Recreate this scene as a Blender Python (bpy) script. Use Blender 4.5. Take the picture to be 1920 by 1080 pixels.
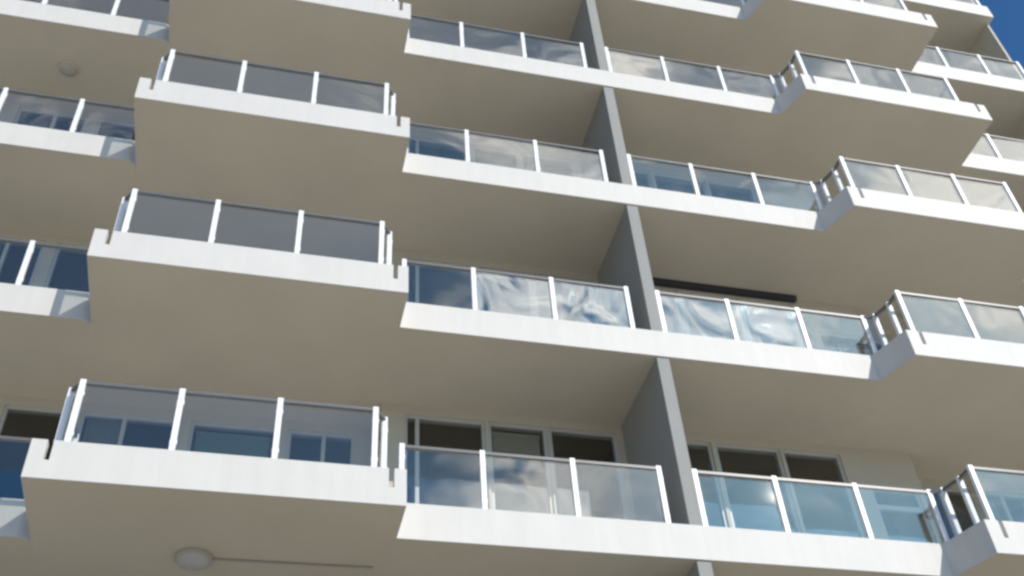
import bpy, bmesh, math, random
from mathutils import Vector, Matrix

# ---------------------------------------------------------------- scene, camera, light
for o in list(bpy.data.objects):
    bpy.data.objects.remove(o)
scene = bpy.context.scene
COL = scene.collection
rnd = random.Random(7)

W, HPX, F = 1920, 1080, 2027.8
PAN, PITCH, ROLL = 0.290, 0.757, -0.082
cam_d = bpy.data.cameras.new('camera')
cam = bpy.data.objects.new('camera', cam_d)
COL.objects.link(cam)
fwd = Vector((math.sin(PAN) * math.cos(PITCH), math.cos(PAN) * math.cos(PITCH), math.sin(PITCH)))
r0 = Vector((math.cos(PAN), -math.sin(PAN), 0))
u0 = r0.cross(fwd)
right = math.cos(ROLL) * r0 + math.sin(ROLL) * u0
up = -math.sin(ROLL) * r0 + math.cos(ROLL) * u0
m = Matrix((right, up, -fwd)).transposed().to_4x4()
m.translation = Vector((-1.439, -9.614, -5.751))
cam.matrix_world = m
cam_d.sensor_width = 36
cam_d.lens = F / W * 36
cam_d.clip_start = 0.1
cam_d.clip_end = 5000
scene.camera = cam

SUN_EL, SUN_AZ = math.radians(33), math.radians(145)     # sun in front of the facade, off to the right
S = Vector((math.sin(SUN_AZ) * math.cos(SUN_EL), math.cos(SUN_AZ) * math.cos(SUN_EL), math.sin(SUN_EL)))
sun_d = bpy.data.lights.new('sun', 'SUN')
sun_d.energy = 4.0
sun_d.angle = math.radians(0.5)
sun_d.color = (1.0, 0.95, 0.88)
sun = bpy.data.objects.new('sun', sun_d)
sun.rotation_euler = S.to_track_quat('Z', 'Y').to_euler()
sun.location = S * 80
COL.objects.link(sun)

world = bpy.data.worlds.new('World')
scene.world = world
world.use_nodes = True
nt = world.node_tree
nt.nodes.clear()
N = nt.nodes.new
L = nt.links.new
w_out = N('ShaderNodeOutputWorld')
bg = N('ShaderNodeBackground')
bg.inputs['Strength'].default_value = 0.1
sky = N('ShaderNodeTexSky')
sky.sky_type = 'NISHITA'
sky.sun_disc = False
sky.sun_elevation = SUN_EL
sky.sun_rotation = SUN_AZ
sky.air_density = 1.0
sky.dust_density = 0.9
sky.ozone_density = 3.0
# broken clouds in the half of the sky the building faces
tc = N('ShaderNodeTexCoord')
mp = N('ShaderNodeMapping'); mp.inputs['Scale'].default_value = (3.2, 3.2, 5.0); mp.inputs['Location'].default_value = (1.3, 0.4, 2.1)
L(tc.outputs['Generated'], mp.inputs['Vector'])
nz = N('ShaderNodeTexNoise'); nz.inputs['Scale'].default_value = 1.0; nz.inputs['Detail'].default_value = 7; nz.inputs['Roughness'].default_value = 0.58
nz.inputs['Distortion'].default_value = 0.4
L(mp.outputs['Vector'], nz.inputs['Vector'])
bank = None
for (az, el, wid, amt) in ((25, 42, 8, .24), (46, 38, 8, .20), (50, 52, 11, .19), (22, 32, 9, .17), (37, 31, 7, .13), (-12, 55, 9, .06)):
    a, e = math.radians(az), math.radians(el)
    dp = N('ShaderNodeVectorMath'); dp.operation = 'DOT_PRODUCT'
    L(tc.outputs['Generated'], dp.inputs[0])
    dp.inputs[1].default_value = (math.sin(a) * math.cos(e), -math.cos(a) * math.cos(e), math.sin(e))
    mr = N('ShaderNodeMapRange'); mr.interpolation_type = 'SMOOTHSTEP'
    mr.inputs['From Min'].default_value = math.cos(math.radians(wid * 1.7)); mr.inputs['From Max'].default_value = 1.0
    mr.inputs['To Max'].default_value = amt
    L(dp.outputs['Value'], mr.inputs['Value'])
    if bank is None: bank = mr.outputs['Result']
    else:
        ad = N('ShaderNodeMath'); ad.operation = 'MAXIMUM'
        L(bank, ad.inputs[0]); L(mr.outputs['Result'], ad.inputs[1]); bank = ad.outputs[0]
nb = N('ShaderNodeMath'); nb.operation = 'ADD'
L(nz.outputs['Fac'], nb.inputs[0]); L(bank, nb.inputs[1])
mul = N('ShaderNodeMapRange'); mul.interpolation_type = 'SMOOTHSTEP'
mul.inputs['From Min'].default_value = 0.57; mul.inputs['From Max'].default_value = 0.82
L(nb.outputs[0], mul.inputs['Value'])
sep = N('ShaderNodeSeparateXYZ')
L(tc.outputs['Generated'], sep.inputs['Vector'])
my = N('ShaderNodeMapRange'); my.interpolation_type = 'SMOOTHSTEP'
my.inputs['From Min'].default_value = -0.05; my.inputs['From Max'].default_value = -0.35
L(sep.outputs['Y'], my.inputs['Value'])
mu2 = N('ShaderNodeMath'); mu2.operation = 'MULTIPLY'
L(mul.outputs['Result'], mu2.inputs[0]); L(my.outputs['Result'], mu2.inputs[1]); mul = mu2
hue = N('ShaderNodeVectorMath'); hue.operation = 'MULTIPLY'
hue.inputs[1].default_value = (0.50, 0.95, 1.31)
L(sky.outputs['Color'], hue.inputs[0])
mixw = N('ShaderNodeMix'); mixw.data_type = 'RGBA'
L(mul.outputs[0], mixw.inputs['Factor'])
L(hue.outputs['Vector'], mixw.inputs[6])
mixw.inputs[7].default_value = (28, 28, 28.3, 1)
L(mixw.outputs[2], bg.inputs['Color'])
L(bg.outputs['Background'], w_out.inputs['Surface'])

scene.view_settings.view_transform = 'Standard'
scene.view_settings.look = 'None'
scene.view_settings.gamma = 1
scene.view_settings.exposure = 0.0
scene.render.engine = 'CYCLES'
scene.cycles.max_bounces = 10
scene.cycles.transparent_max_bounces = 24
scene.cycles.filter_width = 2.8
scene.cycles.use_denoising = True

# ---------------------------------------------------------------- materials
def new_mat(name):
    ma = bpy.data.materials.new(name)
    ma.use_nodes = True
    t = ma.node_tree
    b = t.nodes['Principled BSDF']
    return ma, t, b

def painted(name, col, var=0.06, scale=1.3, rough=0.75, bump=0.08, fine=55.0, streak=0.0):
    ma, t, b = new_mat(name)
    n, l = t.nodes.new, t.links.new
    g = n('ShaderNodeNewGeometry')
    a = n('ShaderNodeTexNoise'); a.inputs['Scale'].default_value = scale; a.inputs['Detail'].default_value = 5; a.inputs['Roughness'].default_value = 0.6
    l(g.outputs['Position'], a.inputs['Vector'])
    fac = a.outputs['Fac']
    if streak:
        mpn = n('ShaderNodeMapping'); mpn.inputs['Scale'].default_value = (4.0, 4.0, 0.35)
        l(g.outputs['Position'], mpn.inputs['Vector'])
        s = n('ShaderNodeTexNoise'); s.inputs['Scale'].default_value = 2.0; s.inputs['Detail'].default_value = 4
        l(mpn.outputs['Vector'], s.inputs['Vector'])
        mm = n('ShaderNodeMix'); mm.inputs['Factor'].default_value = streak
        l(a.outputs['Fac'], mm.inputs[2]); l(s.outputs['Fac'], mm.inputs[3])
        fac = mm.outputs[0]
    r = n('ShaderNodeMapRange')
    r.inputs['From Min'].default_value = 0.3; r.inputs['From Max'].default_value = 0.7
    r.inputs['To Min'].default_value = 1 - var; r.inputs['To Max'].default_value = 1 + var
    l(fac, r.inputs['Value'])
    vm = n('ShaderNodeVectorMath'); vm.operation = 'SCALE'; vm.inputs[0].default_value = col
    l(r.outputs['Result'], vm.inputs['Scale'])
    l(vm.outputs['Vector'], b.inputs['Base Color'])
    b.inputs['Roughness'].default_value = rough
    f = n('ShaderNodeTexNoise'); f.inputs['Scale'].default_value = fine; f.inputs['Detail'].default_value = 3
    l(g.outputs['Position'], f.inputs['Vector'])
    bp = n('ShaderNodeBump'); bp.inputs['Strength'].default_value = bump; bp.inputs['Distance'].default_value = 0.01
    l(f.outputs['Fac'], bp.inputs['Height'])
    l(bp.outputs['Normal'], b.inputs['Normal'])
    return ma

M_SOFFIT = painted('taupe_render', (0.570, 0.515, 0.423), var=0.05, scale=0.7, rough=0.9, bump=0.15, fine=40)
M_WHITE = painted('white_paint', (0.60, 0.572, 0.532), var=0.05, scale=2.0, rough=0.6, bump=0.08, streak=0.5)
M_METAL = painted('white_powder_coat', (0.80, 0.80, 0.82), var=0.02, scale=3.0, rough=0.4, bump=0.02)
M_RAIL = painted('dark_grey_metal', (0.13, 0.13, 0.13), var=0.08, scale=4.0, rough=0.4, bump=0.02)
M_FIN = painted('grey_render', (0.295, 0.29, 0.27), var=0.05, scale=1.5, rough=0.85, bump=0.15, streak=0.5)
M_WALL = painted('cream_render', (0.53, 0.48, 0.395), var=0.04, scale=1.2, rough=0.85, bump=0.12, streak=0.4)
M_FRAME = painted('pale_window_frame', (0.50, 0.50, 0.49), var=0.03, scale=3.0, rough=0.45, bump=0.02)
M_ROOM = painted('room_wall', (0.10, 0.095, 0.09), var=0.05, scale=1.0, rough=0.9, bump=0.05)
M_CURTAIN = painted('pale_curtain', (0.45, 0.50, 0.48), var=0.06, scale=3.0, rough=0.9, bump=0.1)
M_BOUNCE = painted('pale_bounce_floor', (0.80, 0.77, 0.70), var=0.05, scale=3, rough=0.5, bump=0.03)  # pale colour added to unseen floors as a light bouncer for the soffits
M_GROUND = painted('pale_paving', (0.52, 0.47, 0.385), var=0.12, scale=0.15, rough=0.9, bump=0.3, fine=6)
M_LAMP = painted('grey_plastic', (0.46, 0.45, 0.45), var=0.03, scale=6, rough=0.4, bump=0.02)
M_RING = painted('taupe_plastic', (0.42, 0.39, 0.34), var=0.03, scale=6, rough=0.5, bump=0.02)
M_TUBE = painted('grey_conduit', (0.34, 0.32, 0.28), var=0.03, scale=6, rough=0.6, bump=0.02)
M_DARK = painted('black_metal', (0.03, 0.033, 0.035), var=0.1, scale=5, rough=0.45, bump=0.03)

def glass(name, tint, refl0, refl1, wave_scale, wave_dist, rough):
    """see-through pane: tinted transparency plus a mirror coat that follows the angle; slight roller-wave distortion"""
    ma = bpy.data.materials.new(name)
    ma.use_nodes = True
    t = ma.node_tree
    t.nodes.clear()
    n, l = t.nodes.new, t.links.new
    out = n('ShaderNodeOutputMaterial')
    tr = n('ShaderNodeBsdfTransparent'); tr.inputs['Color'].default_value = (*tint, 1)
    gl = n('ShaderNodeBsdfGlossy'); gl.inputs['Roughness'].default_value = rough
    gl.inputs['Color'].default_value = (0.98, 0.96, 0.90, 1)
    lw = n('ShaderNodeLayerWeight'); lw.inputs['Blend'].default_value = 0.5
    mr = n('ShaderNodeMapRange'); mr.inputs['To Min'].default_value = refl0; mr.inputs['To Max'].default_value = refl1
    l(lw.outputs['Facing'], mr.inputs['Value'])
    mx = n('ShaderNodeMixShader')
    l(mr.outputs['Result'], mx.inputs['Fac']); l(tr.outputs[0], mx.inputs[1]); l(gl.outputs[0], mx.inputs[2])
    g = n('ShaderNodeNewGeometry')
    nz = n('ShaderNodeTexNoise'); nz.inputs['Scale'].default_value = wave_scale; nz.inputs['Detail'].default_value = 1.3; nz.inputs['Distortion'].default_value = 0.9
    l(g.outputs['Position'], nz.inputs['Vector'])
    bp = n('ShaderNodeBump'); bp.inputs['Strength'].default_value = 1.0; bp.inputs['Distance'].default_value = wave_dist
    l(nz.outputs['Fac'], bp.inputs['Height'])
    l(bp.outputs['Normal'], gl.inputs['Normal'])
    l(mx.outputs[0], out.inputs['Surface'])
    return ma

M_GLASS = glass('railing_glass', (0.955, 0.965, 0.96), 0.05, 0.24, 1.1, 0.012, 0.03)
M_WAVY = glass('rippled_railing_glass', (0.91, 0.935, 0.94), 0.10, 0.42, 1.25, 0.042, 0.05)
M_PANE = glass('window_glass', (0.80, 0.82, 0.82), 0.04, 0.20, 0.8, 0.01, 0.015)
M_BLIND = painted('taupe_blind', (0.50, 0.46, 0.40), var=0.03, scale=2.0, rough=0.9, bump=0.05)
M_TEAL = painted('sea_green_blind', (0.26, 0.37, 0.37), var=0.03, scale=2.0, rough=0.8, bump=0.05)
M_ROOM_SHADE = painted('room_shade_sheet', (0.055, 0.052, 0.05), var=0.05, scale=1.0, rough=0.9, bump=0.05)  # near-black colour stands in for the shade inside the rooms

# ---------------------------------------------------------------- mesh helpers
def box(bm, x0, x1, y0, y1, z0, z1):
    v = [bm.verts.new((x, y, z)) for z in (z0, z1) for y in (y0, y1) for x in (x0, x1)]
    for f in ((0, 2, 3, 1), (4, 5, 7, 6), (0, 1, 5, 4), (1, 3, 7, 5), (3, 2, 6, 7), (2, 0, 4, 6)):
        bm.faces.new([v[i] for i in f])

def prism(bm, poly, z0, z1):
    a = [bm.verts.new((x, y, z0)) for x, y in poly]
    b = [bm.verts.new((x, y, z1)) for x, y in poly]
    n = len(poly)
    bm.faces.new(a[::-1]); bm.faces.new(b)
    for i in range(n):
        bm.faces.new((a[i], a[(i + 1) % n], b[(i + 1) % n], b[i]))

def offset(line, d):
    """offset an open polyline to its left by d, mitred"""
    res = []
    for i, p in enumerate(line):
        ns = []
        for a, b in ((i - 1, i), (i, i + 1)):
            if a >= 0 and b < len(line):
                t = Vector(line[b]) - Vector(line[a]); t.normalize()
                ns.append(Vector((-t.y, t.x)))
        nn = sum(ns, Vector((0, 0))).normalized()
        k = d / max(0.3, nn.dot(ns[0]))
        res.append((p[0] + nn.x * k, p[1] + nn.y * k))
    return res

def strip(bm, line, d0, d1, z0, z1):
    prism(bm, offset(line, d0) + offset(line, d1)[::-1], z0, z1)

def bar(bm, p, q, w, h):
    """rectangular bar from p to q, w wide (horizontal), h high"""
    p, q = Vector(p), Vector(q)
    t = (q - p).normalized()
    s = t.cross(Vector((0, 0, 1))) if abs(t.z) < .99 else Vector((1, 0, 0))
    s.normalize()
    n = s.cross(t)
    vs = []
    for c in (p, q):
        for a, b in ((-1, -1), (1, -1), (1, 1), (-1, 1)):
            vs.append(bm.verts.new(c + s * a * w / 2 + n * b * h / 2))
    for f in ((0, 1, 2, 3), (7, 6, 5, 4), (0, 4, 5, 1), (1, 5, 6, 2), (2, 6, 7, 3), (3, 7, 4, 0)):
        bm.faces.new([vs[i] for i in f])

def tube(bm, pts, r, n=10):
    rings = []
    for i, p in enumerate(pts):
        p = Vector(p)
        t = (Vector(pts[min(i + 1, len(pts) - 1)]) - Vector(pts[max(i - 1, 0)])).normalized()
        s = t.orthogonal().normalized() if i == 0 else (s - t * s.dot(t)).normalized()
        q = t.cross(s)
        rings.append([bm.verts.new(p + r * (math.cos(2 * math.pi * k / n) * s + math.sin(2 * math.pi * k / n) * q)) for k in range(n)])
    for a, b in zip(rings, rings[1:]):
        for k in range(n):
            bm.faces.new((a[k], a[(k + 1) % n], b[(k + 1) % n], b[k]))
    bm.faces.new(rings[0][::-1]); bm.faces.new(rings[-1])

def lathe(bm, prof, c, n=32):
    rings = []
    for r, z in prof:
        if r < 1e-6:
            rings.append([bm.verts.new((c[0], c[1], c[2] + z))])
        else:
            rings.append([bm.verts.new((c[0] + r * math.cos(2 * math.pi * k / n), c[1] + r * math.sin(2 * math.pi * k / n), c[2] + z)) for k in range(n)])
    for a, b in zip(rings, rings[1:]):
        for k in range(n):
            k2 = (k + 1) % n
            if len(a) == 1 and len(b) == 1: continue
            if len(a) == 1: bm.faces.new((a[0], b[k2], b[k]))
            elif len(b) == 1: bm.faces.new((a[k], a[k2], b[0]))
            else: bm.faces.new((a[k], a[k2], b[k2], b[k]))

def obj(name, bm, mat, parent=None, bevel=0.0, smooth=False, loc=(0, 0, 0)):
    bmesh.ops.recalc_face_normals(bm, faces=bm.faces)
    me = bpy.data.meshes.new(name)
    bm.to_mesh(me); bm.free()
    me.materials.append(mat)
    if smooth:
        for p in me.polygons: p.use_smooth = True
    o = bpy.data.objects.new(name, me)
    COL.objects.link(o)
    o.location = loc
    if parent: o.parent = parent
    if bevel:
        b = o.modifiers.new('bevel', 'BEVEL'); b.width = bevel; b.segments = 2; b.limit_method = 'ANGLE'
    return o

def thing(name, label, cat, loc=(0, 0, 0), group=None):
    o = bpy.data.objects.new(name, None); COL.objects.link(o)
    o.location = loc
    o['label'] = label; o['category'] = cat
    if group: o['group'] = group
    return o

# ---------------------------------------------------------------- ground
H = 2.85
GZ = -7.4
bm = bmesh.new()
g = 60
vs = [bm.verts.new((x, y, GZ)) for x, y in ((-2500, -2500), (2500, -2500), (2500, 2500), (-2500, 2500))]
bm.faces.new(vs)
o = obj('ground', bm, M_GROUND); o['kind'] = 'structure'

# ---------------------------------------------------------------- the apartment building
building = thing('apartment_building', 'tall beige apartment building with rows of white edged balconies and glass railings', 'apartment building', (3, 2, GZ))
def part(name, bm, mat, z=0.0, parent=None, **k):
    """meshes are drawn in world coordinates of the first storey; z lifts them to their own storey"""
    o = obj(name, bm, mat, parent or building, **k)
    if parent is None:
        o.location = Vector((0, 0, z)) - building.location
    return o

YB, YC, YE, YA, YF = -0.606, 0.0, -0.569, 0.467, 0.451
WB, WC = 2.05, 1.49           # wall planes
YBACK = 5.2
ZT, ZR = 0.425, 1.20
XFIN0, XFIN1 = 3.252, 3.415
XMID = (XFIN0 + XFIN1) / 2
XA0, XB0, XE0, XE1, XF1 = -7.2, -3.523, 6.575, 10.068, 13.084

# front outline of each bay's slab (left to right)
FRONT = {
    'a': [(XA0, 2.0), (XA0, YA), (-3.645, YA), (-3.61, .478), (-3.57, .50), (XB0, 0.525)],
    'b': [(XB0, 0.78), (XB0, YB), (0.0, YB), (0.0, 0.0)],
    'cl': [(0.0, YC), (XMID, YC)],
    'cr': [(XMID, YC), (6.36, YC)],
    'e': [(6.36, YC), (6.42, -0.12), (6.53, -0.44), (XE0, YE), (XE1, YE), (XE1, 0.76)],
    'f': [(XE1, YF), (XF1, YF), (XF1, 2.0)],
}
# railing lines and the posts standing on them (indices of the line's corners that carry no post are left out)
RAIL = {
    'a': [(-7.13, 1.9), (-7.13, .53), (-6.43, .53), (-5.43, .53), (-4.43, .53), (-3.62, .53)],
    'b': [(-3.34, .40), (-3.34, -.38), (-3.225, YB + .07), (-2.275, YB + .07), (-1.302, YB + .07), (-.322, YB + .07), (-.205, -.38), (-.205, -.03)],
    'cl': [(.05, .065), (.945, .065), (1.984, .065), (3.016, .065)],
    'cr': [(3.455, .065), (4.456, .065), (5.499, .065), (6.501, .065)],
    'e': [(6.501, .065), (6.655, .0), (6.735, -.26), (6.735, YE + .07), (7.702, YE + .07), (8.671, YE + .07), (9.611, YE + .07), (9.75, -.36), (9.75, .42)],
    'f': [(10.15, .52), (11.09, .52), (12.05, .52), (12.98, .52)],
}
SKIP_POST = {'a': {5}, 'b': {7}, 'cl': set(), 'cr': set(), 'e': {0}, 'f': set()}

def notch_boxes(bm, xa, xb, y0, y1, slots):
    """front kerb above the slab with narrow drain slots cut through it"""
    x = xa
    for c in slots:
        box(bm, x, c - .028, y0, y1, .203, ZT)
        x = c + .028
    box(bm, x, xb, y0, y1, .203, ZT)

def build_balcony(bay):
    fr = FRONT[bay]
    # the slab (soffit) runs to just behind the white kerb, which covers its edge
    inner = offset(fr, .014)
    lx = {'a': XA0 + .014, 'b': XB0, 'cl': 0.0, 'cr': XMID, 'e': 6.36, 'f': XE1}[bay]
    rx = {'a': XB0, 'b': 0.0, 'cl': XMID, 'cr': 6.36, 'e': XE1, 'f': XF1 - .014}[bay]
    poly = list(inner)
    if bay == 'b': poly[-1] = (-.014, .014); poly.append((0.0, .014)); poly[0] = (XB0 + .014, .78); poly.insert(0, (XB0, .78))
    if bay == 'e': poly[-1] = (XE1 - .014, .76); poly.append((XE1, .76)); poly[0] = (6.36, .014)
    if bay == 'cr': poly = [(XMID, .014), (6.36, .014)]
    if bay == 'cl': poly = [(0.0, .014), (XMID, .014)]
    if bay == 'a': poly[-1] = (XB0, .525 + .014)
    if bay == 'f': poly[0] = (XE1, YF + .014)
    poly += [(rx, YBACK), (lx, YBACK)]
    bm = bmesh.new(); prism(bm, poly, 0, .20)
    root = part('balcony', bm, M_SOFFIT)
    root.data.materials.append(M_BOUNCE)            # unseen top face, made pale to bounce light onto the soffit above
    for p in root.data.polygons:
        if p.normal.z > .9: p.material_index = 1
    # white kerb round the edge
    bm = bmesh.new()
    run = {'a': fr, 'b': fr, 'cl': fr, 'cr': fr, 'e': fr, 'f': fr}[bay]
    strip(bm, run, 0, .012, .002, .203)           # facing over the slab edge
    if bay == 'b':
        notch_boxes(bm, XB0, 0.0, YB, YB + .09, [XB0 + .17, -.15])
        box(bm, XB0, XB0 + .09, YB + .09, .78, .203, ZT)
        box(bm, -.09, 0, YB + .09, 0.0, .203, ZT)
    elif bay == 'e':
        strip(bm, fr[:4], 0, .09, .203, ZT)
        notch_boxes(bm, XE0, XE1, YE, YE + .09, [6.78, XE1 - .17])
        box(bm, XE1 - .09, XE1, YE + .09, .76, .203, ZT)
    else:
        strip(bm, run, 0, .09, .203, ZT)
    part('fascia', bm, M_WHITE, parent=root)
    # railing
    ln = RAIL[bay]
    bm = bmesh.new()
    strip(bm, ln, -.022, .022, ZR - .045, ZR - .01)
    part('top_rail', bm, M_RAIL, parent=root)
    for i, (x, y) in enumerate(ln):
        if i in SKIP_POST[bay]: continue
        bm = bmesh.new()
        box(bm, -.029, .029, -.024, .024, ZT - .26 if bay in 'be' else .2, ZR + .005)
        box(bm, -.05, .05, -.038, .038, .205, .215)
        for zc in (.56, 1.04):                        # glass clamps
            box(bm, -.036, .036, -.014, .014, zc - .02, zc + .02)
        part('post', bm, M_METAL, parent=root, loc=(x, y, 0))
    for (xa, ya), (xb, yb) in zip(ln, ln[1:]):
        d = Vector((xb - xa, yb - ya)); n = d.length
        if n < .2: ins = .03
        else: ins = .036
        if n - 2 * ins < .06: continue
        c = Vector((xa + xb, ya + yb)) / 2
        hw = n / 2 - ins
        bm = bmesh.new(); box(bm, -hw, hw, -.006, .006, -.365, .365)
        p = part('glass_panel', bm, M_GLASS, parent=root, loc=(c.x, c.y, .785))
        p.rotation_euler = (0, 0, math.atan2(d.y, d.x))
    return root

def rippled(o):
    o.material_slots[0].link = 'OBJECT'
    o.material_slots[0].material = M_WAVY

def copy_part(o, dz, jitter=0.0):
    c = o.copy(); COL.objects.link(c)
    c.parent = building
    c.location = o.location + Vector((0, 0, dz))
    for ch in [k for k in PROTO_CH[o.name]]:
        d = ch.copy(); COL.objects.link(d); d.parent = c
        if jitter and ch.name.startswith('glass_panel'):
            d.rotation_euler = (rnd.gauss(0, jitter), 0, ch.rotation_euler.z + rnd.gauss(0, jitter))
            k = [q for q in PROTO_CH[o.name] if q.name.startswith('glass_panel')].index(ch)
            if BAY[o.name] in ('cl', 'cr') and round(dz / H) == 1 and (BAY[o.name], k) not in (('cl', 0), ('cr', 2)): rippled(d)
            if (BAY.get(o.name), round(dz / H), k) in BOWED:
                a, b = BOWED[BAY[o.name], round(dz / H), k]
                d.rotation_euler = (math.radians(a), 0, ch.rotation_euler.z + math.radians(b))
    return c

PROTO_CH = {}
BOWED = {('cl', 1, 1): (.4, .6), ('cl', 1, 2): (.2, .3)}   # a few panels sit slightly out of true
ROWS = 6
protos = [build_balcony(b) for b in FRONT]
BAY = {p.name: b for p, b in zip(protos, FRONT)}
for p in protos:
    PROTO_CH[p.name] = list(p.children)
for r in range(1, ROWS):
    for p in protos:
        copy_part(p, r * H, .008)
for p in protos:
    for ch in PROTO_CH[p.name]:
        if ch.name.startswith('glass_panel'):
            ch.rotation_euler.x = rnd.gauss(0, .008)
            if BAY[p.name] in ('cl', 'cr'):
                k = [q for q in PROTO_CH[p.name] if q.name.startswith('glass_panel')].index(ch)
                if (BAY[p.name], 0, k) in BOWED:
                    a, b = BOWED[BAY[p.name], 0, k]
                    ch.rotation_euler = (math.radians(a), 0, ch.rotation_euler.z + math.radians(b))
                    rippled(ch)

# windows: (wall plane, left, right, mullions, transom height or None, curtain)
WINDOWS = [
    (WB, -6.95, -5.95, [-6.45], None, 0), (WB, -5.75, -4.72, [-5.2], None, 1), (WB, -4.56, -3.74, [], None, 0),
    (WB, -3.66, -2.44, [-3.14], None, 1), (WB, -2.34, -1.26, [], None, 2), (WB, -1.12, -.26, [-.66], None, 0),
    (WC, .30, 1.36, [.47], None, 0), (WC, 1.40, 2.19, [], None, 3), (WC, 2.22, 3.16, [], None, 0),
    (WC, 3.50, 4.52, [], None, 0), (WC, 4.57, 5.54, [], None, 0), (WC, 5.57, 6.46, [], None, 0),
    (WC, 6.78, 7.52, [], 1.92, 0),
    (WB, 7.85, 8.85, [8.35], None, 0), (WB, 8.95, 9.85, [9.4], None, 1),
    (WB, 10.35, 11.45, [10.9], None, 0), (WB, 11.65, 12.75, [12.2], None, 1),
]
ZH, ZS = 2.72, .26            # head and sill of the openings
def wall_run(bm, y, xa, xb, openings):
    x = xa
    for a, b in openings:
        box(bm, x, a, y, y + .18, .2, H)
        box(bm, a, b, y, y + .18, 2.22 if abs(a - 6.78) < .01 else ZH, H)
        box(bm, a, b, y, y + .18, .2, ZS)
        x = b
    box(bm, x, xb, y, y + .18, .2, H)

def build_wall(holes=True):
    bm = bmesh.new()
    op = lambda y, a, b: [(w[1], w[2]) for w in WINDOWS if w[0] == y and a <= w[1] < b] if holes else []
    wall_run(bm, WB, XA0 + .1, 0.0, op(WB, -9, 0))
    box(bm, 0.0, .18, WC + .18, WB + .18, .2, H)
    wall_run(bm, WC, 0.0, 7.6, op(WC, 0, 7.6))
    box(bm, 7.42 + .12, 7.6, WC + .18, WB, .2, H)
    wall_run(bm, WB, 7.42 + .12, XF1 - .1, op(WB, 7.6, 14))
    return bm
bm = build_wall()
wall0 = part('outer_wall', bm, M_WALL); PROTO_CH[wall0.name] = []
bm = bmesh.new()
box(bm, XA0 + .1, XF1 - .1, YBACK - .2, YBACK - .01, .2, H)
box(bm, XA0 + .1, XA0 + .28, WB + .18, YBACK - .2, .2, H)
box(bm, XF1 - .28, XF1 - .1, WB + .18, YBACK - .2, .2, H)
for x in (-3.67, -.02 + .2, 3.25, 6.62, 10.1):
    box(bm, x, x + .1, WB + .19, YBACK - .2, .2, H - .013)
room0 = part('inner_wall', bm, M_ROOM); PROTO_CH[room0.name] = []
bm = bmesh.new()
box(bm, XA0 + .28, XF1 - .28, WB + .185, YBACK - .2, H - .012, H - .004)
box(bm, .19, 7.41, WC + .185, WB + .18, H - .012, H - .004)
shade0 = part('room_shade_sheet', bm, M_ROOM_SHADE); PROTO_CH[shade0.name] = []  # added dark sheet below the slab, painted-in shade behind the panes
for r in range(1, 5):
    copy_part(wall0, r * H); copy_part(room0, r * H); copy_part(shade0, r * H)
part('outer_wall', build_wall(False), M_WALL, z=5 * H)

def build_window(y, xa, xb, mull, transom, curtain):
    bm = bmesh.new()
    y0, y1 = y + .03, y + .11
    t = .042
    head = 2.22 if transom else ZH      # the window by the angled corner is a low one
    box(bm, xa, xa + t, y0, y1, ZS, head); box(bm, xb - t, xb, y0, y1, ZS, head)
    box(bm, xa + t, xb - t, y0, y1, head - t, head); box(bm, xa + t, xb - t, y0, y1, ZS, ZS + t)
    cells = [xa + t] + [v for mu in mull for v in (mu - .025, mu + .025)] + [xb - t]
    for mu in mull:
        box(bm, mu - .025, mu + .025, y0 + .004, y1 - .004, ZS + t, head - t)
    zs = [(ZS + t, head - t)]
    if transom:
        for a, b in zip(cells[::2], cells[1::2]):
            box(bm, a, b, y0 + .006, y1 - .006, transom - .035, transom + .035)
        zs = [(ZS + t, transom - .035), (transom + .035, head - t)]
    root = part('window', bm, M_FRAME)
    for a, b in zip(cells[::2], cells[1::2]):
        for c, d in zs:
            bm = bmesh.new(); box(bm, a, b, y + .06, y + .068, c, d)
            part('pane', bm, M_PANE, parent=root)
    if curtain == 1:
        bm = bmesh.new()
        ca, cb = xa + .06, xa + (xb - xa) * .42
        n = 40
        lo, hi = [], []
        for i in range(n + 1):
            x = ca + (cb - ca) * i / n
            yy = y + .15 + .025 * math.sin(i * 1.9) + .01 * math.sin(i * .7)
            lo.append(bm.verts.new((x, yy, .24))); hi.append(bm.verts.new((x, yy, H - .1)))
        for i in range(n):
            bm.faces.new((lo[i], lo[i + 1], hi[i + 1], hi[i]))
        part('curtain', bm, M_CURTAIN, parent=root, smooth=True)
    elif curtain:
        zb = .32 if curtain == 2 else 2.12
        bm = bmesh.new()
        tube(bm, [(xa + .07, y + .125, ZH - .10), (xb - .07, y + .125, ZH - .10)], .028)
        box(bm, xa + .08, xb - .08, y + .119, y + .121, zb, ZH - .12)
        box(bm, xa + .08, xb - .08, y + .110, y + .130, zb - .03, zb - .001)
        part('roller_blind', bm, M_TEAL if curtain == 2 else M_BLIND, parent=root)
    return root
wprotos = [build_window(*w) for w in WINDOWS]
for p in wprotos: PROTO_CH[p.name] = list(p.children)
for r in range(1, 5):
    for p in wprotos:
        c = copy_part(p, r * H)

# party wall between the two middle balconies, storey by storey
bm = bmesh.new(); box(bm, XFIN0, XFIN1, .094, WC, .20, ZT); box(bm, XFIN0, XFIN1, .02, WC, ZT, H)
fin0 = part('party_wall', bm, M_FIN); PROTO_CH[fin0.name] = []
for r in range(1, 6): copy_part(fin0, r * H)
bm = bmesh.new(); box(bm, XFIN0, XFIN1, .02, WC, -H + .45, 0)
part('party_wall', bm, M_FIN)

# blade wall closing the right-hand end of the balconies
bm = bmesh.new(); box(bm, XF1 - .075, XF1 - .015, .64, WB, .20, H)
end0 = part('end_wall', bm, M_WALL); PROTO_CH[end0.name] = []
for r in range(1, 6): copy_part(end0, r * H)
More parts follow.
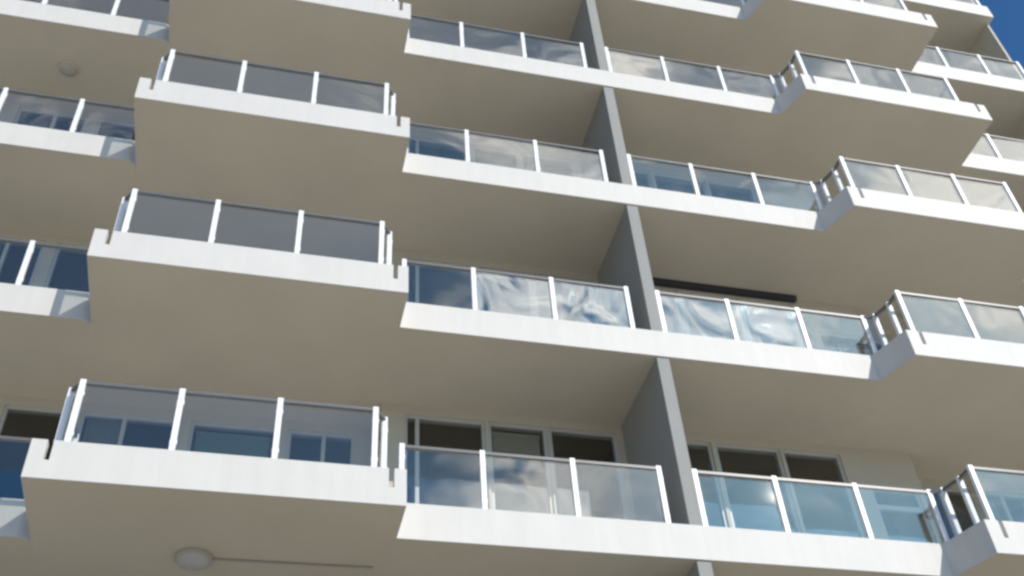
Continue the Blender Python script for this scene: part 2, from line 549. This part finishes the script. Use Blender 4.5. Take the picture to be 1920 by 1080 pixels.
# thin black strip under the ceiling of one balcony on the second row
bm = bmesh.new(); box(bm, XFIN1 + .01, 6.53, 1.39, 1.485, 2.755, 2.846)
part('black_ceiling_strip', bm, M_DARK, z=H, bevel=.006)

# base of the building and its roof
bm = bmesh.new()
box(bm, XA0, XF1, -.55, YBACK, GZ, -H + .2)
box(bm, XA0, XF1, -.58, -.44, -H + .2, -H + .44)
part('base_wall', bm, M_FIN)
bm = bmesh.new(); box(bm, XA0 + .1, XF1 - .1, WB, YBACK, -H + .2, 0)
box(bm, 0, 7.6, WC, WB, -H + .2, 0)
part('outer_wall', bm, M_WALL)
bm = bmesh.new(); box(bm, XA0 + .1, XF1 - .1, .45, YBACK, ROWS * H, ROWS * H + .25)
box(bm, XB0, XE1, -.6, .45, ROWS * H, ROWS * H + .25)
roof = part('roof', bm, M_SOFFIT)
bm = bmesh.new()
strip(bm, [(XA0, YBACK), (XA0, YA), (XB0, YA), (XB0, YB - .02), (XE1, YB - .02), (XE1, YA), (XF1, YA), (XF1, YBACK)], 0, .12, ROWS * H - .01, ROWS * H + .9)
part('parapet', bm, M_WHITE, parent=roof)

# ---------------------------------------------------------------- ceiling lamps under two balconies
def ceiling_lamp(x, y, z, r, label, to=None, body=M_LAMP, ring=M_RING):
    t = thing('ceiling_lamp', label, 'lamp', (x, y, z), 'ceiling lamps under the balconies')
    bm = bmesh.new(); lathe(bm, [(0, 0), (r, -.001), (r, -.035), (r * .93, -.045), (0, -.046)], (0, 0, 0))
    obj('mounting_ring', bm, ring, t)
    bm = bmesh.new()
    lathe(bm, [(r * .9, -.046)] + [(r * .9 * math.cos(a), -.046 - r * .35 * math.sin(a)) for a in (.25, .5, .8, 1.1, 1.35)] + [(0, -.046 - r * .35)], (0, 0, 0))
    obj('lamp_cover', bm, body, t, smooth=True)
    if to:
        bm = bmesh.new(); tube(bm, [(r, 0, -.012), (to[0] - x, to[1] - y, -.012)], .011)
        obj('conduit', bm, M_TUBE, t)
    return t
ceiling_lamp(-1.97, .63, 0, .19, 'round grey ceiling lamp with a thin conduit running right, under the lowest balcony', (-.16, .60))
ceiling_lamp(-5.0, 1.26, 3 * H, .14, 'small round ceiling lamp without conduit under a high balcony, upper left', None, M_RING, M_SOFFIT)

# ---------------------------------------------------------------- chair on the second balcony, by the angled railing
ch = thing('balcony_chair', 'black round backed metal chair behind the glass at the angled railing corner', 'chair', (6.36, .30, H + .2))
bm = bmesh.new()
lathe(bm, [(0, .42), (.21, .425), (.225, .44), (.21, .455), (0, .46)], (0, 0, 0))
obj('seat', bm, M_DARK, ch)
bm = bmesh.new()
arc = [(.21 * math.cos(a), .21 * math.sin(a) , .44 + .36 * min(1, 1.15 * math.sin((a + 1.2) / (2 * 1.2 + math.pi) * math.pi))) for a in [(-1.2 + i * (math.pi + 2.4) / 24) - math.pi / 2 * 0 for i in range(25)]]
tube(bm, arc, .016)
for a in (.5, 1.05, 1.57, 2.1, 2.65):
    tube(bm, [(.20 * math.cos(a), .20 * math.sin(a), .45), (.21 * math.cos(a), .21 * math.sin(a), .79)], .009)
obj('backrest', bm, M_DARK, ch)
for a in (.78, 2.36, 3.93, 5.5):
    bm = bmesh.new(); tube(bm, [(.17 * math.cos(a), .17 * math.sin(a), .43), (.23 * math.cos(a), .23 * math.sin(a), 0)], .013)
    obj('leg', bm, M_DARK, ch)
